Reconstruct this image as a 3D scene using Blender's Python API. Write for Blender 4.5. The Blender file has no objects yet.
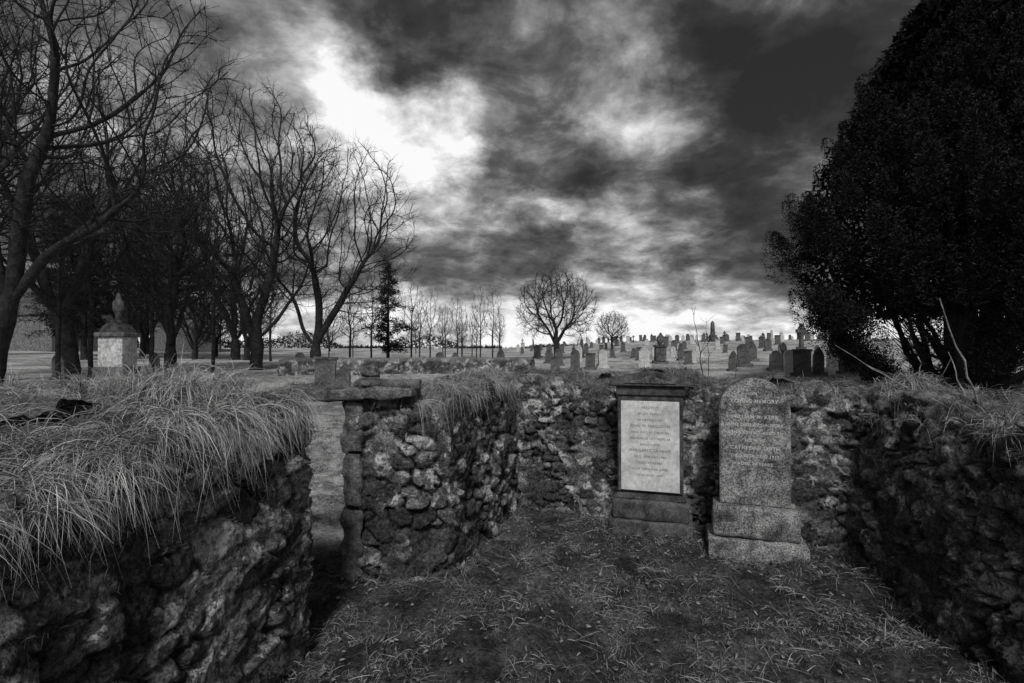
import bpy, math, random, bmesh
import numpy as np
from mathutils import noise as mn, Vector
rng=np.random.default_rng(7); random.seed(7)
F=512.0; CZ=1.95
def W(px,py,d): return np.array([(px-512)/F*d, d, CZ-(py-350)/F*d])
scn=bpy.context.scene
col=scn.collection
# ---------------------------------------------------------------- helpers
def mesh_np(name,V,Fc,attrs=None,mat=None,smooth=False,parent=None,loc=None):
    V=np.ascontiguousarray(V,dtype=np.float32).reshape(-1,3); Fc=np.ascontiguousarray(Fc,dtype=np.int32)
    k=Fc.shape[1]; me=bpy.data.meshes.new(name)
    me.vertices.add(len(V)); me.vertices.foreach_set('co',V.ravel())
    me.loops.add(Fc.size); me.loops.foreach_set('vertex_index',Fc.ravel())
    me.polygons.add(len(Fc)); me.polygons.foreach_set('loop_start',np.arange(0,Fc.size,k,dtype=np.int32))
    if smooth: me.polygons.foreach_set('use_smooth',np.ones(len(Fc),dtype=bool))
    me.update(calc_edges=True)
    for an,av in (attrs or {}).items():
        a=me.attributes.new(an,'FLOAT','POINT'); a.data.foreach_set('value',np.ascontiguousarray(av,dtype=np.float32).ravel())
    if mat: me.materials.append(mat)
    ob=bpy.data.objects.new(name,me); col.objects.link(ob)
    if parent: ob.parent=parent
    if loc is not None: ob.location=loc
    return ob
def empty(name,loc=(0,0,0),rz=0):
    e=bpy.data.objects.new(name,None); e.location=loc; e.rotation_euler=(0,0,rz); e.empty_display_size=.2; col.objects.link(e); return e
def nrm(v): return v/np.maximum(np.linalg.norm(v,axis=-1,keepdims=True),1e-9)
def sstep(a,b,x):
    t=np.clip((x-a)/(b-a),0,1); return t*t*(3-2*t)
def nz(P,s,off=0.0):
    return np.array([mn.noise(Vector((p[0]*s+off,p[1]*s,p[2]*s))) for p in P.reshape(-1,3)]).reshape(P.shape[:-1])
def fbm(P,s,o=3,off=0.0):
    return np.array([mn.fractal(Vector((p[0]*s+off,p[1]*s,p[2]*s)),0.9,2.1,o) for p in P.reshape(-1,3)]).reshape(P.shape[:-1])
# ---------------------------------------------------------------- materials
class NB:
    def __init__(s,nt): s.nt=nt
    def n(s,t,**kw):
        x=s.nt.nodes.new(t)
        for k,v in kw.items(): setattr(x,k,v)
        return x
    def l(s,a,b): s.nt.links.new(a,b)
    def m(s,op,a,b=None,c=None,clamp=False):
        x=s.n('ShaderNodeMath',operation=op,use_clamp=clamp)
        for i,v in enumerate((a,b,c)):
            if v is None: continue
            if isinstance(v,(int,float)): x.inputs[i].default_value=v
            else: s.l(v,x.inputs[i])
        return x.outputs[0]
    def noise(s,vec,scale,detail=4,rough=.6,dist=0):
        x=s.n('ShaderNodeTexNoise'); s.l(vec,x.inputs['Vector'])
        x.inputs['Scale'].default_value=scale; x.inputs['Detail'].default_value=detail
        x.inputs['Roughness'].default_value=rough; x.inputs['Distortion'].default_value=dist
        return x.outputs['Fac']
    def mr(s,v,a,b,c=0.,d=1.,smooth=True):
        x=s.n('ShaderNodeMapRange'); x.interpolation_type='SMOOTHSTEP' if smooth else 'LINEAR'
        s.l(v,x.inputs[0])
        for i,k in enumerate((a,b,c,d)): x.inputs[i+1].default_value=k
        return x.outputs[0]
    def mix(s,f,a,b):
        x=s.n('ShaderNodeMix'); x.data_type='FLOAT'
        for i,v in enumerate((f,a,b)):
            sock=x.inputs[0] if i==0 else x.inputs[1+i]
            if isinstance(v,(int,float)): sock.default_value=v
            else: s.l(v,sock)
        return x.outputs[0]
    def attr(s,name):
        x=s.n('ShaderNodeAttribute'); x.attribute_name=name; return x.outputs['Fac']
def newmat(name):
    m=bpy.data.materials.new(name); m.use_nodes=True; nt=m.node_tree
    b=nt.nodes['Principled BSDF']; b.inputs['Roughness'].default_value=.9
    b.inputs['Specular IOR Level'].default_value=.15
    return m,NB(nt),b
def setcol(nb,b,val):
    c=nb.n('ShaderNodeCombineColor')
    for i in range(3): nb.l(val,c.inputs[i])
    nb.l(c.outputs[0],b.inputs['Base Color'])
def bump(nb,b,h,dist=.02,st=1.0):
    x=nb.n('ShaderNodeBump'); x.inputs['Strength'].default_value=st; x.inputs['Distance'].default_value=dist
    nb.l(h,x.inputs['Height']); nb.l(x.outputs[0],b.inputs['Normal'])
def obj(nb): return nb.n('ShaderNodeNewGeometry').outputs['Position']
def objc(nb): return nb.n('ShaderNodeTexCoord').outputs['Object']

def mat_rubble():
    m,n,b=newmat('rubble_stone'); p=obj(n)
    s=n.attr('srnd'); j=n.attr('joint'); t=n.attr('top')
    fine=n.noise(p,42,5,.78); mid=n.noise(p,8,5,.72,.4); big=n.noise(p,1.3,3,.6)
    v=n.mr(s,0,1,.05,.26,False)
    v=n.m('MULTIPLY',v,n.mr(fine,.32,.68,.25,1.8)); v=n.m('MULTIPLY',v,n.mr(mid,.32,.68,.3,1.7))
    lk=n.m('MULTIPLY',n.mr(n.noise(p,4.6,5,.72,.7),.515,.56),n.mr(n.noise(p,36,4,.78),.40,.52))
    lk=n.m('MULTIPLY',lk,n.mr(s,.2,.45))
    v=n.mix(n.m('MULTIPLY',lk,.9),v,.7)
    ms=n.mr(n.m('ADD',big,n.m('MULTIPLY',mid,.5)),.75,.84)
    v=n.mix(n.m('MULTIPLY',ms,.85),v,n.mr(fine,.35,.7,.012,.11))
    v=n.m('MULTIPLY',v,n.mr(j,0,.8,.12,1.))
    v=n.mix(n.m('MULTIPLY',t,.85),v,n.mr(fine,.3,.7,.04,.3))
    setcol(n,b,v)
    h=n.m('ADD',n.m('MULTIPLY',fine,.7),mid); bump(n,b,h,.045,1.0)
    return m
def mat_simple(name,lo,hi,scale=12,bs=40,bd=.01,attr=None):
    m,n,b=newmat(name); p=objc(n)
    f=n.noise(p,scale,6,.7); g=n.noise(p,bs,5,.7)
    v=n.mr(f,.3,.7,lo,hi); v=n.m('MULTIPLY',v,n.mr(g,.3,.7,.55,1.45))
    setcol(n,b,v); bump(n,b,g,bd); return m
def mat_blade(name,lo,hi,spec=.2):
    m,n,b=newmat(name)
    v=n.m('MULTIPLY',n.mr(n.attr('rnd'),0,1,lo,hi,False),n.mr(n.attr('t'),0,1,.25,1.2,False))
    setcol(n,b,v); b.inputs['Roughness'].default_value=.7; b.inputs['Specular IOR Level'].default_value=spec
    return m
M_rub=mat_rubble()
M_straw=mat_blade('dry_grass',.12,.82); M_short=mat_blade('short_grass',.02,.5); M_moss=mat_blade('moss_tuft',.015,.12)
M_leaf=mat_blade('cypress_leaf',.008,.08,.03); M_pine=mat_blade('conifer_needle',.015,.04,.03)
M_bark=mat_simple('bark',.014,.05,6,25,.03); M_barkl=mat_simple('pale_bark',.12,.32,6,25,.02)
M_slab=mat_simple('weathered_slab',.05,.25,7,45,.03)
M_dark=mat_simple('dark_sandstone',.025,.13,6,60,.006)
M_far=mat_simple('far_headstone',.04,.16,1.2,14,.006)
M_farl=mat_simple('far_headstone_pale',.3,.6,1.2,14,.006)
M_deadleaf=mat_blade('dead_leaf',.1,.4)
def mat_panel():
    m,n,b=newmat('marble_panel'); p=objc(n)
    f=n.noise(p,3.5,6,.7,.4); g=n.noise(p,30,5,.75); v=n.mr(f,.3,.7,.42,.74); v=n.m('MULTIPLY',v,n.mr(g,.3,.7,.78,1.12))
    setcol(n,b,v); bump(n,b,g,.003); return m
def mat_granite():
    m,n,b=newmat('speckled_granite'); p=objc(n)
    f=n.noise(p,75,4,.85); st=n.noise(p,5,5,.7,.5); lk=n.mr(n.noise(p,14,5,.7),.56,.66)
    v=n.mr(f,.38,.62,.03,.42); v=n.m('MULTIPLY',v,n.mr(st,.3,.68,.22,1.35)); v=n.mix(n.m('MULTIPLY',lk,.5),v,.42)
    setcol(n,b,v); bump(n,b,f,.008); return m
M_panel=mat_panel(); M_gran=mat_granite()
def mat_flat(name,v,r=.9):
    m,n,b=newmat(name); p=objc(n); setcol(n,b,n.mr(n.noise(p,60,4,.7),.3,.7,v*.45,v*1.4)); b.inputs['Roughness'].default_value=r; return m
M_ink=mat_flat('worn_lead_lettering',.14); M_ltr=mat_flat('pale_lettering',.55)
def mat_ground():
    m,n,b=newmat('turf'); p=obj(n)
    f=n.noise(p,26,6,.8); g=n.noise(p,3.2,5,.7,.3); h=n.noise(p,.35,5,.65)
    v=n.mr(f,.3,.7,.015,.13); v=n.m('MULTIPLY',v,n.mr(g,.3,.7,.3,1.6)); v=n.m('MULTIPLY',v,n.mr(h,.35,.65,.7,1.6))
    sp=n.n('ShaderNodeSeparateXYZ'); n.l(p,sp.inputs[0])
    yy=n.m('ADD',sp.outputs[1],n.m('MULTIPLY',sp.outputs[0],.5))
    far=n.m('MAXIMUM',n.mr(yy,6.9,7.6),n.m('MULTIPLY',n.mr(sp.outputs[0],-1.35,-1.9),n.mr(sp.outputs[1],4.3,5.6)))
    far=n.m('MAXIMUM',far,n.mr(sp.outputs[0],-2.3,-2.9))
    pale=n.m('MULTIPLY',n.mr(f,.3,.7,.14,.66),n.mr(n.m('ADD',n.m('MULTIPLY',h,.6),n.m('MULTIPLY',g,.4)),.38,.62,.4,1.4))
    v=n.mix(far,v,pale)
    setcol(n,b,v); bump(n,b,n.m('ADD',f,g),.05,1.0); return m
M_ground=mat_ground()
# ---------------------------------------------------------------- blades / leaves
def blades(name,B,D,L,w,droop,mat,S=4,parent=None,rnd=None,side=None):
    N=len(B); t=np.linspace(0,1,S+1)[None,:,None]
    P=B[:,None,:]+D[:,None,:]*L[:,None,None]*t
    P=P+np.array([0,0,-1.])*(L*droop)[:,None,None]*t*t
    if side is None: side=nrm(np.cross(D,rng.normal(size=(N,3))))
    ww=(w[:,None,None]*(1-t**1.5*.9))*.5
    V=np.stack([P-side[:,None,:]*ww,P+side[:,None,:]*ww],2)
    idx=np.arange(N)[:,None]*(S+1)*2+np.arange(S)[None,:]*2
    Fc=np.stack([idx,idx+1,idx+3,idx+2],-1).reshape(-1,4)
    if rnd is None: rnd=rng.random(N)
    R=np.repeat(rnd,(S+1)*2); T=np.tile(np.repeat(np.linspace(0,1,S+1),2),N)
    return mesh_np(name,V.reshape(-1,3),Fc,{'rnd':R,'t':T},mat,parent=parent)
# ---------------------------------------------------------------- tubes
def tube_rows(paths_r,sides=6):
    Vs=[];Fs=[];o=0
    for P,R in paths_r:
        P=np.asarray(P,float); n=len(P); T=np.gradient(P,axis=0); T=nrm(T)
        ref=np.array([.93,.31,.17]); A=nrm(np.cross(T,ref)); Bv=np.cross(T,A)
        an=np.linspace(0,2*np.pi,sides,endpoint=False)
        ring=P[:,None,:]+np.asarray(R)[:,None,None]*(A[:,None,:]*np.cos(an)[None,:,None]+Bv[:,None,:]*np.sin(an)[None,:,None])
        Vs.append(ring.reshape(-1,3)); i=np.arange(n-1)[:,None]*sides; k=np.arange(sides)[None,:]; k2=(k+1)%sides
        Fs.append((np.stack([i+k,i+k2,i+sides+k2,i+sides+k],-1)+o).reshape(-1,4)); o+=n*sides
    return np.concatenate(Vs),np.concatenate(Fs)
def segs(A,B,ra,rb,da,db,sides):
    N=len(A); ref=np.array([.93,.31,.17])
    def fr(d):
        u=nrm(np.cross(d,ref)); return u,np.cross(d,u)
    an=np.linspace(0,2*np.pi,sides,endpoint=False); c=np.cos(an)[None,:,None]; s=np.sin(an)[None,:,None]
    u,v=fr(da); r1=A[:,None]+ra[:,None,None]*(u[:,None]*c+v[:,None]*s)
    u,v=fr(db); r2=B[:,None]+rb[:,None,None]*(u[:,None]*c+v[:,None]*s)
    V=np.stack([r1,r2],1).reshape(-1,3); k=np.arange(sides)[None,:]; k2=(k+1)%sides; i=np.arange(N)[:,None]*2*sides
    return V,np.stack([i+k,i+k2,i+sides+k2,i+sides+k],-1).reshape(-1,4)
# ---------------------------------------------------------------- space colonisation trees
def make_tree(name,trunks,att,D=.35,di=3.,dk=.6,r0=.008,pn=2.0,up=.12,twn=3,twl=.5,seed=1,jit=.25,maxit=150,mat=None):
    rg=np.random.default_rng(seed)
    nodes=[];par=[]
    for tr in trunks:
        tr=np.asarray(tr,float)
        pts=[tr[0]]
        for a,b in zip(tr[:-1],tr[1:]):
            k=max(1,int(np.linalg.norm(b-a)/D))
            for q in range(1,k+1): pts.append(a+(b-a)*q/k+rg.normal(size=3)*.05)
        for i,q in enumerate(pts):
            if i==0 and nodes:
                dd=np.linalg.norm(np.array(nodes)-q,axis=1); last=int(dd.argmin()); continue
            par.append(-1 if not nodes else last); nodes.append(q); last=len(nodes)-1
    A=att.copy()
    def nearest(A,N):
        d=np.sqrt(np.maximum((A**2).sum(1)[:,None]+(N**2).sum(1)[None]-2*A@N.T,0)); i=d.argmin(1); return d[np.arange(len(A)),i],i
    dist,idx=nearest(A,np.array(nodes)); alive=dist>dk
    kids={}
    for i,p in enumerate(par): kids.setdefault(p,[]).append(i)
    for it in range(maxit):
        act=alive&(dist<di)
        if not act.any():
            if alive.any() and it<12: act=alive&(dist<dist[alive].min()+.5)
            else: break
        NP=np.array(nodes); ids=idx[act]; vec=nrm(A[act]-NP[ids])
        acc=np.zeros_like(NP); np.add.at(acc,ids,vec); un=np.unique(ids); new=[];newp=[]
        for i in un:
            d=acc[i]; d=d/(np.linalg.norm(d)+1e-6); d=d+rg.normal(size=3)*jit+np.array([0,0,up])
            if par[i]>=0:
                pd=NP[i]-NP[par[i]]; d=d+.55*pd/(np.linalg.norm(pd)+1e-6)
            d/=np.linalg.norm(d)+1e-6; q=NP[i]+d*D
            ks=kids.get(i,[])
            if len(ks)>=4 or any(np.linalg.norm(nodes[k]-q)<D*.35 for k in ks): continue
            new.append(q);newp.append(i)
        if not new:
            jit+=.1
            if jit>.8: break
            continue
        s=len(nodes)
        for q,p in zip(new,newp): kids.setdefault(p,[]).append(len(nodes)); nodes.append(q); par.append(p)
        nd,ni=nearest(A,np.array(new)); b=nd<dist; dist[b]=nd[b]; idx[b]=ni[b]+s; alive&=dist>dk
    N=np.array(nodes); par=np.array(par); n=len(N)
    R=np.zeros(n); main=-np.ones(n,int); acc=np.zeros(n); best=np.zeros(n)
    for i in range(n-1,-1,-1):
        R[i]=max(acc[i]**(1/pn),r0) if acc[i]>0 else r0
        p=par[i]
        if p>=0:
            acc[p]+=R[i]**pn
            if R[i]>best[p]: best[p]=R[i]; main[p]=i
    for _ in range(2):
        M=N.copy(); ok=(par>=0)&(main>=0); i=np.where(ok)[0]; M[i]=.5*N[i]+.25*N[par[i]]+.25*N[main[i]]; N=M
    E=np.where(par>=0)[0]; dE=np.zeros((n,3)); dE[E]=nrm(N[E]-N[par[E]]); dE[par<0]=(0,0,1)
    dn=dE.copy(); h=main>=0; dn[h]=nrm(dE[h]+dE[main[h]])
    ismain=main[par[E]]==E
    da=np.where(ismain[:,None],dn[par[E]],dE[E]); ra=np.where(ismain,R[par[E]],np.minimum(R[E]*1.25,R[par[E]]))
    root=par[par[E]]<0; ra=np.where(root,ra*1.3,ra)
    Vs=[];Fs=[];o=0
    big=ra>.05
    for msk,sd in ((big,9),(~big,4)):
        if msk.any():
            e=E[msk]; V,Fc=segs(N[par[e]],N[e],ra[msk],R[e],da[msk],dn[e],sd); Vs.append(V);Fs.append(Fc+o);o+=len(V)
    thin=np.where((R<r0*3.0)&(par>=0))[0]
    if twn>0:
        b=np.repeat(thin,twn); d=dE[b]; pos0=N[b]-d*D*rg.random((len(b),1))
        td=nrm(d*.9+rg.normal(size=d.shape)*.6+np.array([0,0,.15])); L=twl*(.4+rg.random(len(b)))
        mid=pos0+td*L[:,None]*.5; td2=nrm(td+rg.normal(size=d.shape)*.35+np.array([0,0,.15])); end=mid+td2*L[:,None]*.5
        rr=np.full(len(b),r0*.7)
        for a,bb,r1,r2,x,y in ((pos0,mid,rr,rr*.75,td,td2),(mid,end,rr*.75,rr*.4,td2,td2)):
            V,Fc=segs(a,bb,r1,r2,x,y,3); Vs.append(V);Fs.append(Fc+o);o+=len(V)
        td3=nrm(td+rg.normal(size=d.shape)*.7); V,Fc=segs(mid,mid+td3*L[:,None]*.45,rr*.6,rr*.3,td3,td3,3); Vs.append(V);Fs.append(Fc+o);o+=len(V)
    ob=mesh_np(name,np.concatenate(Vs),np.concatenate(Fs),None,mat or M_bark,smooth=True)
    print(name,n,'nodes',o,'verts r',R.max())
    return ob
def ell(n,c,r,seed,low=-1.,shell=.0,pw=.42):
    rg=np.random.default_rng(seed); d=nrm(rg.normal(size=(n*3,3))); d=d[d[:,2]>low][:n]
    rad=(shell+(1-shell)*rg.random(len(d)))**pw
    return np.array(c)+d*rad[:,None]*np.array(r)
# ---------------------------------------------------------------- terrain
def H(x,y):
    x=np.asarray(x,float);y=np.asarray(y,float)
    r=np.sqrt(((x-.8)/1.0)**2+((y-3.5)/1.1)**2)
    h=.95*sstep(4.0,17,r)+(1.3+1.35*sstep(0,25,x))*sstep(18,85,r)-.3*sstep(120,400,r)
    h=h+1.5*sstep(-2.4,-3.3,x)*sstep(7.0,4.0,y)*sstep(-30,-8,x)
    return h
def Hs(x,y): return float(H(x,y))
g=np.concatenate([-np.geomspace(3000,14,40),np.linspace(-13.5,-4.2,45),np.linspace(-4,4.5,180),np.linspace(4.7,14,45),np.geomspace(14.5,3000,40)])
gy=np.concatenate([-np.geomspace(3000,3,20),np.linspace(-2.5,.8,14),np.linspace(.9,8.5,180),np.linspace(8.7,40,110),np.geomspace(41,3000,50)])
X,Y=np.meshgrid(g,gy,indexing='ij'); Z=H(X,Y)
P=np.stack([X,Y,np.zeros_like(X)],-1)
near=(abs(X)<16)&(Y>-3)&(Y<45)
q=P[near]; Z[near]+=.07*fbm(q,1.6,4)+.018*fbm(q,9.,2,5.)
V=np.stack([X,Y,Z],-1); a,b=X.shape; i=(np.arange(a-1)[:,None]*b+np.arange(b-1)[None])
Fc=np.stack([i,i+b,i+b+1,i+1],-1).reshape(-1,4)
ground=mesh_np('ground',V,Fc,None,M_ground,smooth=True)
# ---------------------------------------------------------------- rubble walls
def nearest_on_line(P,S):
    best=None;bd=None
    for a,b in zip(S[:-1],S[1:]):
        ab=b-a; t=np.clip(((P-a)@ab)/(ab@ab),0,1); q=a+t[:,None]*ab; d=np.linalg.norm(P-q,axis=1)
        if best is None: best,bd=q,d
        else:
            m=d<bd; best=np.where(m[:,None],q,best); bd=np.where(m,d,bd)
    return best
def rubble_wall(name,poly,spine,hf,res=.018,cell=.17,seed=1,amp=.05,zst=1.7,crown=.08,batter=.06):
    rg=np.random.default_rng(seed); poly=np.array(poly,float); spine=np.array(spine,float)
    pts=[]
    for a,b in zip(poly,np.roll(poly,-1,0)):
        k=max(1,int(np.linalg.norm(b-a)/res))
        for t in range(k): pts.append(a+(b-a)*t/k)
    pts=np.array(pts)
    ar=np.sum(poly[:,0]*np.roll(poly[:,1],-1)-np.roll(poly[:,0],-1)*poly[:,1])
    if ar<0: pts=pts[::-1]
    for _ in range(5): pts=.5*pts+.25*np.roll(pts,1,0)+.25*np.roll(pts,-1,0)
    T=nrm(np.roll(pts,-2,0)-np.roll(pts,2,0)); Nn=np.stack([T[:,1],-T[:,0]],1)
    n=len(pts); hh=np.array([hf(p[0],p[1]) for p in pts]); nv=int(1.6/res); sp=nearest_on_line(pts,spine)
    K=max(6,int(np.median(np.linalg.norm(sp-pts,axis=1))/res))
    rows=[];nor=[];top=[]
    for v in range(nv+1):
        f=v/nv; z=-.12+(hh+.12)*f; off=Nn*(batter*(1-f)-.035*sstep(.93,1,f))
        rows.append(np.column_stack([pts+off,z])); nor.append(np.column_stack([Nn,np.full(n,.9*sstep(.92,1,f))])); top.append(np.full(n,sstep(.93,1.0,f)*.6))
    base=pts-Nn*.035
    for k in range(1,K+1):
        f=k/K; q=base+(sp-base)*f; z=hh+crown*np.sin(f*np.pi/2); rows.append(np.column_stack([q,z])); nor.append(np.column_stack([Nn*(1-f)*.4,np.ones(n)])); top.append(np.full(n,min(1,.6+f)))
    P=np.array(rows);Nr=nrm(np.array(nor));top=np.array(top)
    Q=P.reshape(-1,3); Qd=Q+.10*np.stack([nz(Q,2.6,0),nz(Q,2.6,40),nz(Q,2.6,80)],-1)+.022*np.stack([nz(Q,10.,0),nz(Q,10.,40),nz(Q,10.,80)],-1)
    Qs=Qd*np.array([1,1,zst])
    cand=Qs[rg.permutation(len(Qs))[:6000]]; sl=[]
    rad=np.sort(cell*(.35+1.3*rg.random(6000)**1.5))[::-1]
    for c,rr in zip(cand,rad):
        if sl and np.min(np.linalg.norm(np.array(sl)-c,axis=1))<rr: continue
        sl.append(c)
    S=np.array(sl); wgt=rg.random(len(S))*cell*.32; srn=rg.random(len(S)); sof=rg.normal(size=len(S)); tilt=rg.normal(size=(len(S),3))
    F1=np.zeros(len(Qs));F2=F1.copy();ID=np.zeros(len(Qs),int)
    for s in range(0,len(Qs),4000):
        d=np.abs(Qs[s:s+4000,None]-S[None]); dh=np.sqrt(d[...,0]**2+d[...,1]**2); dd=(dh**4+d[...,2]**4)**.25-wgt[None]
        o=np.argpartition(dd,1,axis=1)[:,:2]; r=np.arange(len(o)); a=dd[r,o[:,0]];b=dd[r,o[:,1]]; sw=b<a
        F1[s:s+4000]=np.where(sw,b,a);F2[s:s+4000]=np.where(sw,a,b);ID[s:s+4000]=np.where(sw,o[:,1],o[:,0])
    e=(F2-F1); jm=.3+.7*sstep(-.3,.15,nz(Q,2.0,17)); wd=.02+.03*np.clip(.5+nz(Q,5.,7),0,1)
    j=sstep(0.,1.,e/wd); jj=1-(1-j)*jm
    loc=Qs-S[ID]; tl=np.sum(loc*tilt[ID],1); f1=fbm(Q,5.,3); f2=fbm(Q,17.,3,9.)
    disp=amp*(jj-.7)*.9+sof[ID]*amp*.33*j*(.3+.7*jm)+np.clip(tl,-.15,.15)*.2*j*(.4+.6*jm)-.022*np.abs(f1)+.015*f2+.05*nz(Q,1.1,3)
    tp=top.reshape(-1); disp=disp*(1-.35*tp)
    V=Q+Nr.reshape(-1,3)*disp[:,None]
    R,C=P.shape[:2]; i=(np.arange(R-1)[:,None]*C+np.arange(C)[None]); i2=(np.arange(R-1)[:,None]*C+(np.arange(C)[None]+1)%C)
    Fc=np.stack([i,i2,i2+C,i+C],-1).reshape(-1,4)
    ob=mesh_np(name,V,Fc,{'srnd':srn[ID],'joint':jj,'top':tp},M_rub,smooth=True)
    print(name,len(V),len(S)); return ob,V.reshape(R,C,3),Nr,nv
hl=lambda x,y:1.46+.16*sstep(1.5,3.4,y)+.03*math.sin(x*5+y*4)+.02*sstep(-1.8,-3,x)
LW,LV,LN,Lnv=rubble_wall('rubble_enclosure_wall',[(-2.05,.2),(-1.68,1.75),(-1.36,3.35),(-1.5,3.6),(-2.1,3.75),(-2.9,3.8),(-3.6,2.6),(-3.9,.2)],[(-2.9,.9),(-2.2,3.0)],hl,res=.016,cell=.25,seed=3,amp=.06,zst=1.7,crown=.02)
hp=lambda x,y:1.50+.04*math.sin(x*7+y*5)+.05*sstep(4.6,6,y)
PW,PV,PN,Pnv=rubble_wall('rubble_enclosure_wall',[(-1.34,4.45),(-.9,4.38),(-.52,4.45),(-.42,5.0),(-.12,5.9),(.1,6.75),(-.5,7.1),(-.95,5.6),(-1.36,5.05)],[(-1.0,4.75),(-.75,5.2),(-.3,6.5)],hp,res=.018,cell=.28,seed=5,amp=.06,zst=1.3,crown=.06)
hb=lambda x,y:1.60+.05*math.sin(x*4.3)+.03*math.sin(x*11)-.10*sstep(2.,3.6,x)
BW,BV,BN,Bnv=rubble_wall('rubble_enclosure_wall',[(-.1,6.62),(1.7,5.78),(3.65,4.8),(4.0,5.35),(2.0,6.35),(.1,7.25)],[(.1,6.9),(3.7,5.1)],hb,res=.02,cell=.18,seed=8,amp=.045,zst=2.3,crown=.05)
hr=lambda x,y:1.52-.10*sstep(4.5,2.5,y)+.05*math.sin(y*4)+.03*math.sin(y*9)
RW,RV,RN,Rnv=rubble_wall('rubble_enclosure_wall',[(3.42,4.95),(3.12,3.6),(2.95,2.6),(2.75,.6),(3.6,.5),(3.9,2.6),(4.2,5.2)],[(3.25,1.0),(3.45,2.8),(3.75,4.8)],hr,res=.019,cell=.25,seed=11,amp=.065,zst=1.7,crown=.05,batter=.18)
def slab(name,size,loc,rz,mat,parent=None,bev=.02,rough=.012,sub=12,seed=0,rx=0,ry=0):
    bm=bmesh.new(); bmesh.ops.create_cube(bm,size=1); bmesh.ops.scale(bm,vec=size,verts=bm.verts)
    bmesh.ops.bevel(bm,geom=bm.edges[:],offset=bev,segments=2,affect='EDGES',profile=.6)
    if sub:
        bmesh.ops.subdivide_edges(bm,edges=[e for e in bm.edges if e.calc_length()>.12],cuts=sub,use_grid_fill=True)
        for v in bm.verts:
            p=v.co*6+Vector((seed*13.1,0,0)); v.co+=v.normal*rough*(mn.fractal(p,.9,2.1,4))
    me=bpy.data.meshes.new(name); bm.to_mesh(me); bm.free(); me.materials.append(mat)
    for p in me.polygons: p.use_smooth=True
    o=bpy.data.objects.new(name,me); o.location=loc; o.rotation_euler=(rx,ry,rz); col.objects.link(o)
    if parent: o.parent=parent
    return o
door=empty('stone_doorway',(-1.38,4.5,0),math.radians(3))
slab('jamb_lower',(.17,.34,.62),(.015,.02,.29),.03,M_slab,door,.02,.04,12,1)
slab('jamb_middle',(.15,.32,.46),(.02,.02,.85),-.04,M_slab,door,.02,.04,12,2)
slab('jamb_upper',(.17,.34,.42),(.01,.02,1.29),.02,M_slab,door,.02,.04,12,3)
slab('lintel',(1.25,.55,.09),(-.08,.06,1.575),0,M_slab,door,.02,.035,18,4,ry=-.025)
slab('capstone',(.55,.42,.05),(.28,.08,1.655),.1,M_slab,door,.015,.03,14,5,ry=.04)
slab('far_jamb',(.3,.5,1.5),(-.95,.1,.75),0,M_slab,door,.03,.04,12,6)
# ---------------------------------------------------------------- headstones
def prism(name,prof,depth,mat,parent,y0=0,bev=.008,loc=(0,0,0)):
    bm=bmesh.new(); vs=[bm.verts.new((x,-depth/2+y0,z)) for x,z in prof]; f=bm.faces.new(vs)
    r=bmesh.ops.extrude_face_region(bm,geom=[f])
    for v in [e for e in r['geom'] if isinstance(e,bmesh.types.BMVert)]: v.co.y+=depth
    bmesh.ops.recalc_face_normals(bm,faces=bm.faces[:])
    if bev: bmesh.ops.bevel(bm,geom=[e for e in bm.edges if e.calc_face_angle(0)>.4],offset=bev,segments=2,affect='EDGES')
    me=bpy.data.meshes.new(name); bm.to_mesh(me); bm.free(); me.materials.append(mat)
    o=bpy.data.objects.new(name,me); o.location=loc; col.objects.link(o); o.parent=parent; return o
def box(a,b,c,d): return [(a,c),(b,c),(b,d),(a,d)]
def letters(parent,lines,z0,dz,size,y,mat,off=0.):
    for k,(s,sc) in enumerate(lines):
        cu=bpy.data.curves.new('inscription_line','FONT'); cu.body=s; cu.size=size*sc; cu.align_x='CENTER'; cu.extrude=.0012; cu.space_character=1.15; cu.offset=off
        cu.materials.append(mat); o=bpy.data.objects.new('inscription_line',cu); o.location=(0,y,z0-k*dz); o.rotation_euler=(math.pi/2,0,0); col.objects.link(o); o.parent=parent
hs=empty('pedimented_headstone',(1.48,5.50,-.02),math.radians(-17)); hs.scale=(.97,1,1.03)
slab('base_lower',(.88,.42,.2),(0,0,.09),0,M_dark,hs,.02,.012,8,1)
slab('base_upper',(.80,.34,.2),(0,0,.285),0,M_dark,hs,.025,.01,8,2)
prism('base_moulding',[(-.38,.385),(.38,.385),(.345,.44),(-.345,.44)],.26,M_dark,hs)
prism('body',box(-.345,.345,.441,1.44),.17,M_dark,hs,0,.01)
prism('panel_frame',[(-.335,.46),(.335,.46),(.335,1.41),(-.335,1.41)],.02,M_dark,hs,-.094,.004)
prism('marble_inscription_panel',box(-.305,.305,.475,1.39),.02,M_panel,hs,-.113,.004)
prism('frieze',box(-.36,.36,1.441,1.54),.2,M_dark,hs,0,.01)
prism('pediment_cap',[(-.42,1.541),(.42,1.541),(.43,1.60),(.36,1.625),(.0,1.70),(-.36,1.625),(-.43,1.60)],.28,M_dark,hs,0,.01)
prism('pediment_tympanum',[(-.27,1.575),(.27,1.575),(0,1.65)],.012,M_slab,hs,-.147,0)
letters(hs,[('ERECTED',.85),('BY HIS FAMILY',.75),('IN MEMORY OF',.75),('JOHN M. FERGUSON',.9),('WHO DIED AT THE GLEN',.68),('3RD MARCH 1871 AGED 68',.68),('AND HIS WIFE',.65),('MARGARET GRAHAM',.9),('DIED 14TH MAY 1884',.7),('AGED 77 YEARS',.7),('ALSO THEIR SON JAMES',.68),('WHO DIED 1890',.7)],1.31,.062,.045,-.1235,M_ink)
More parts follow.
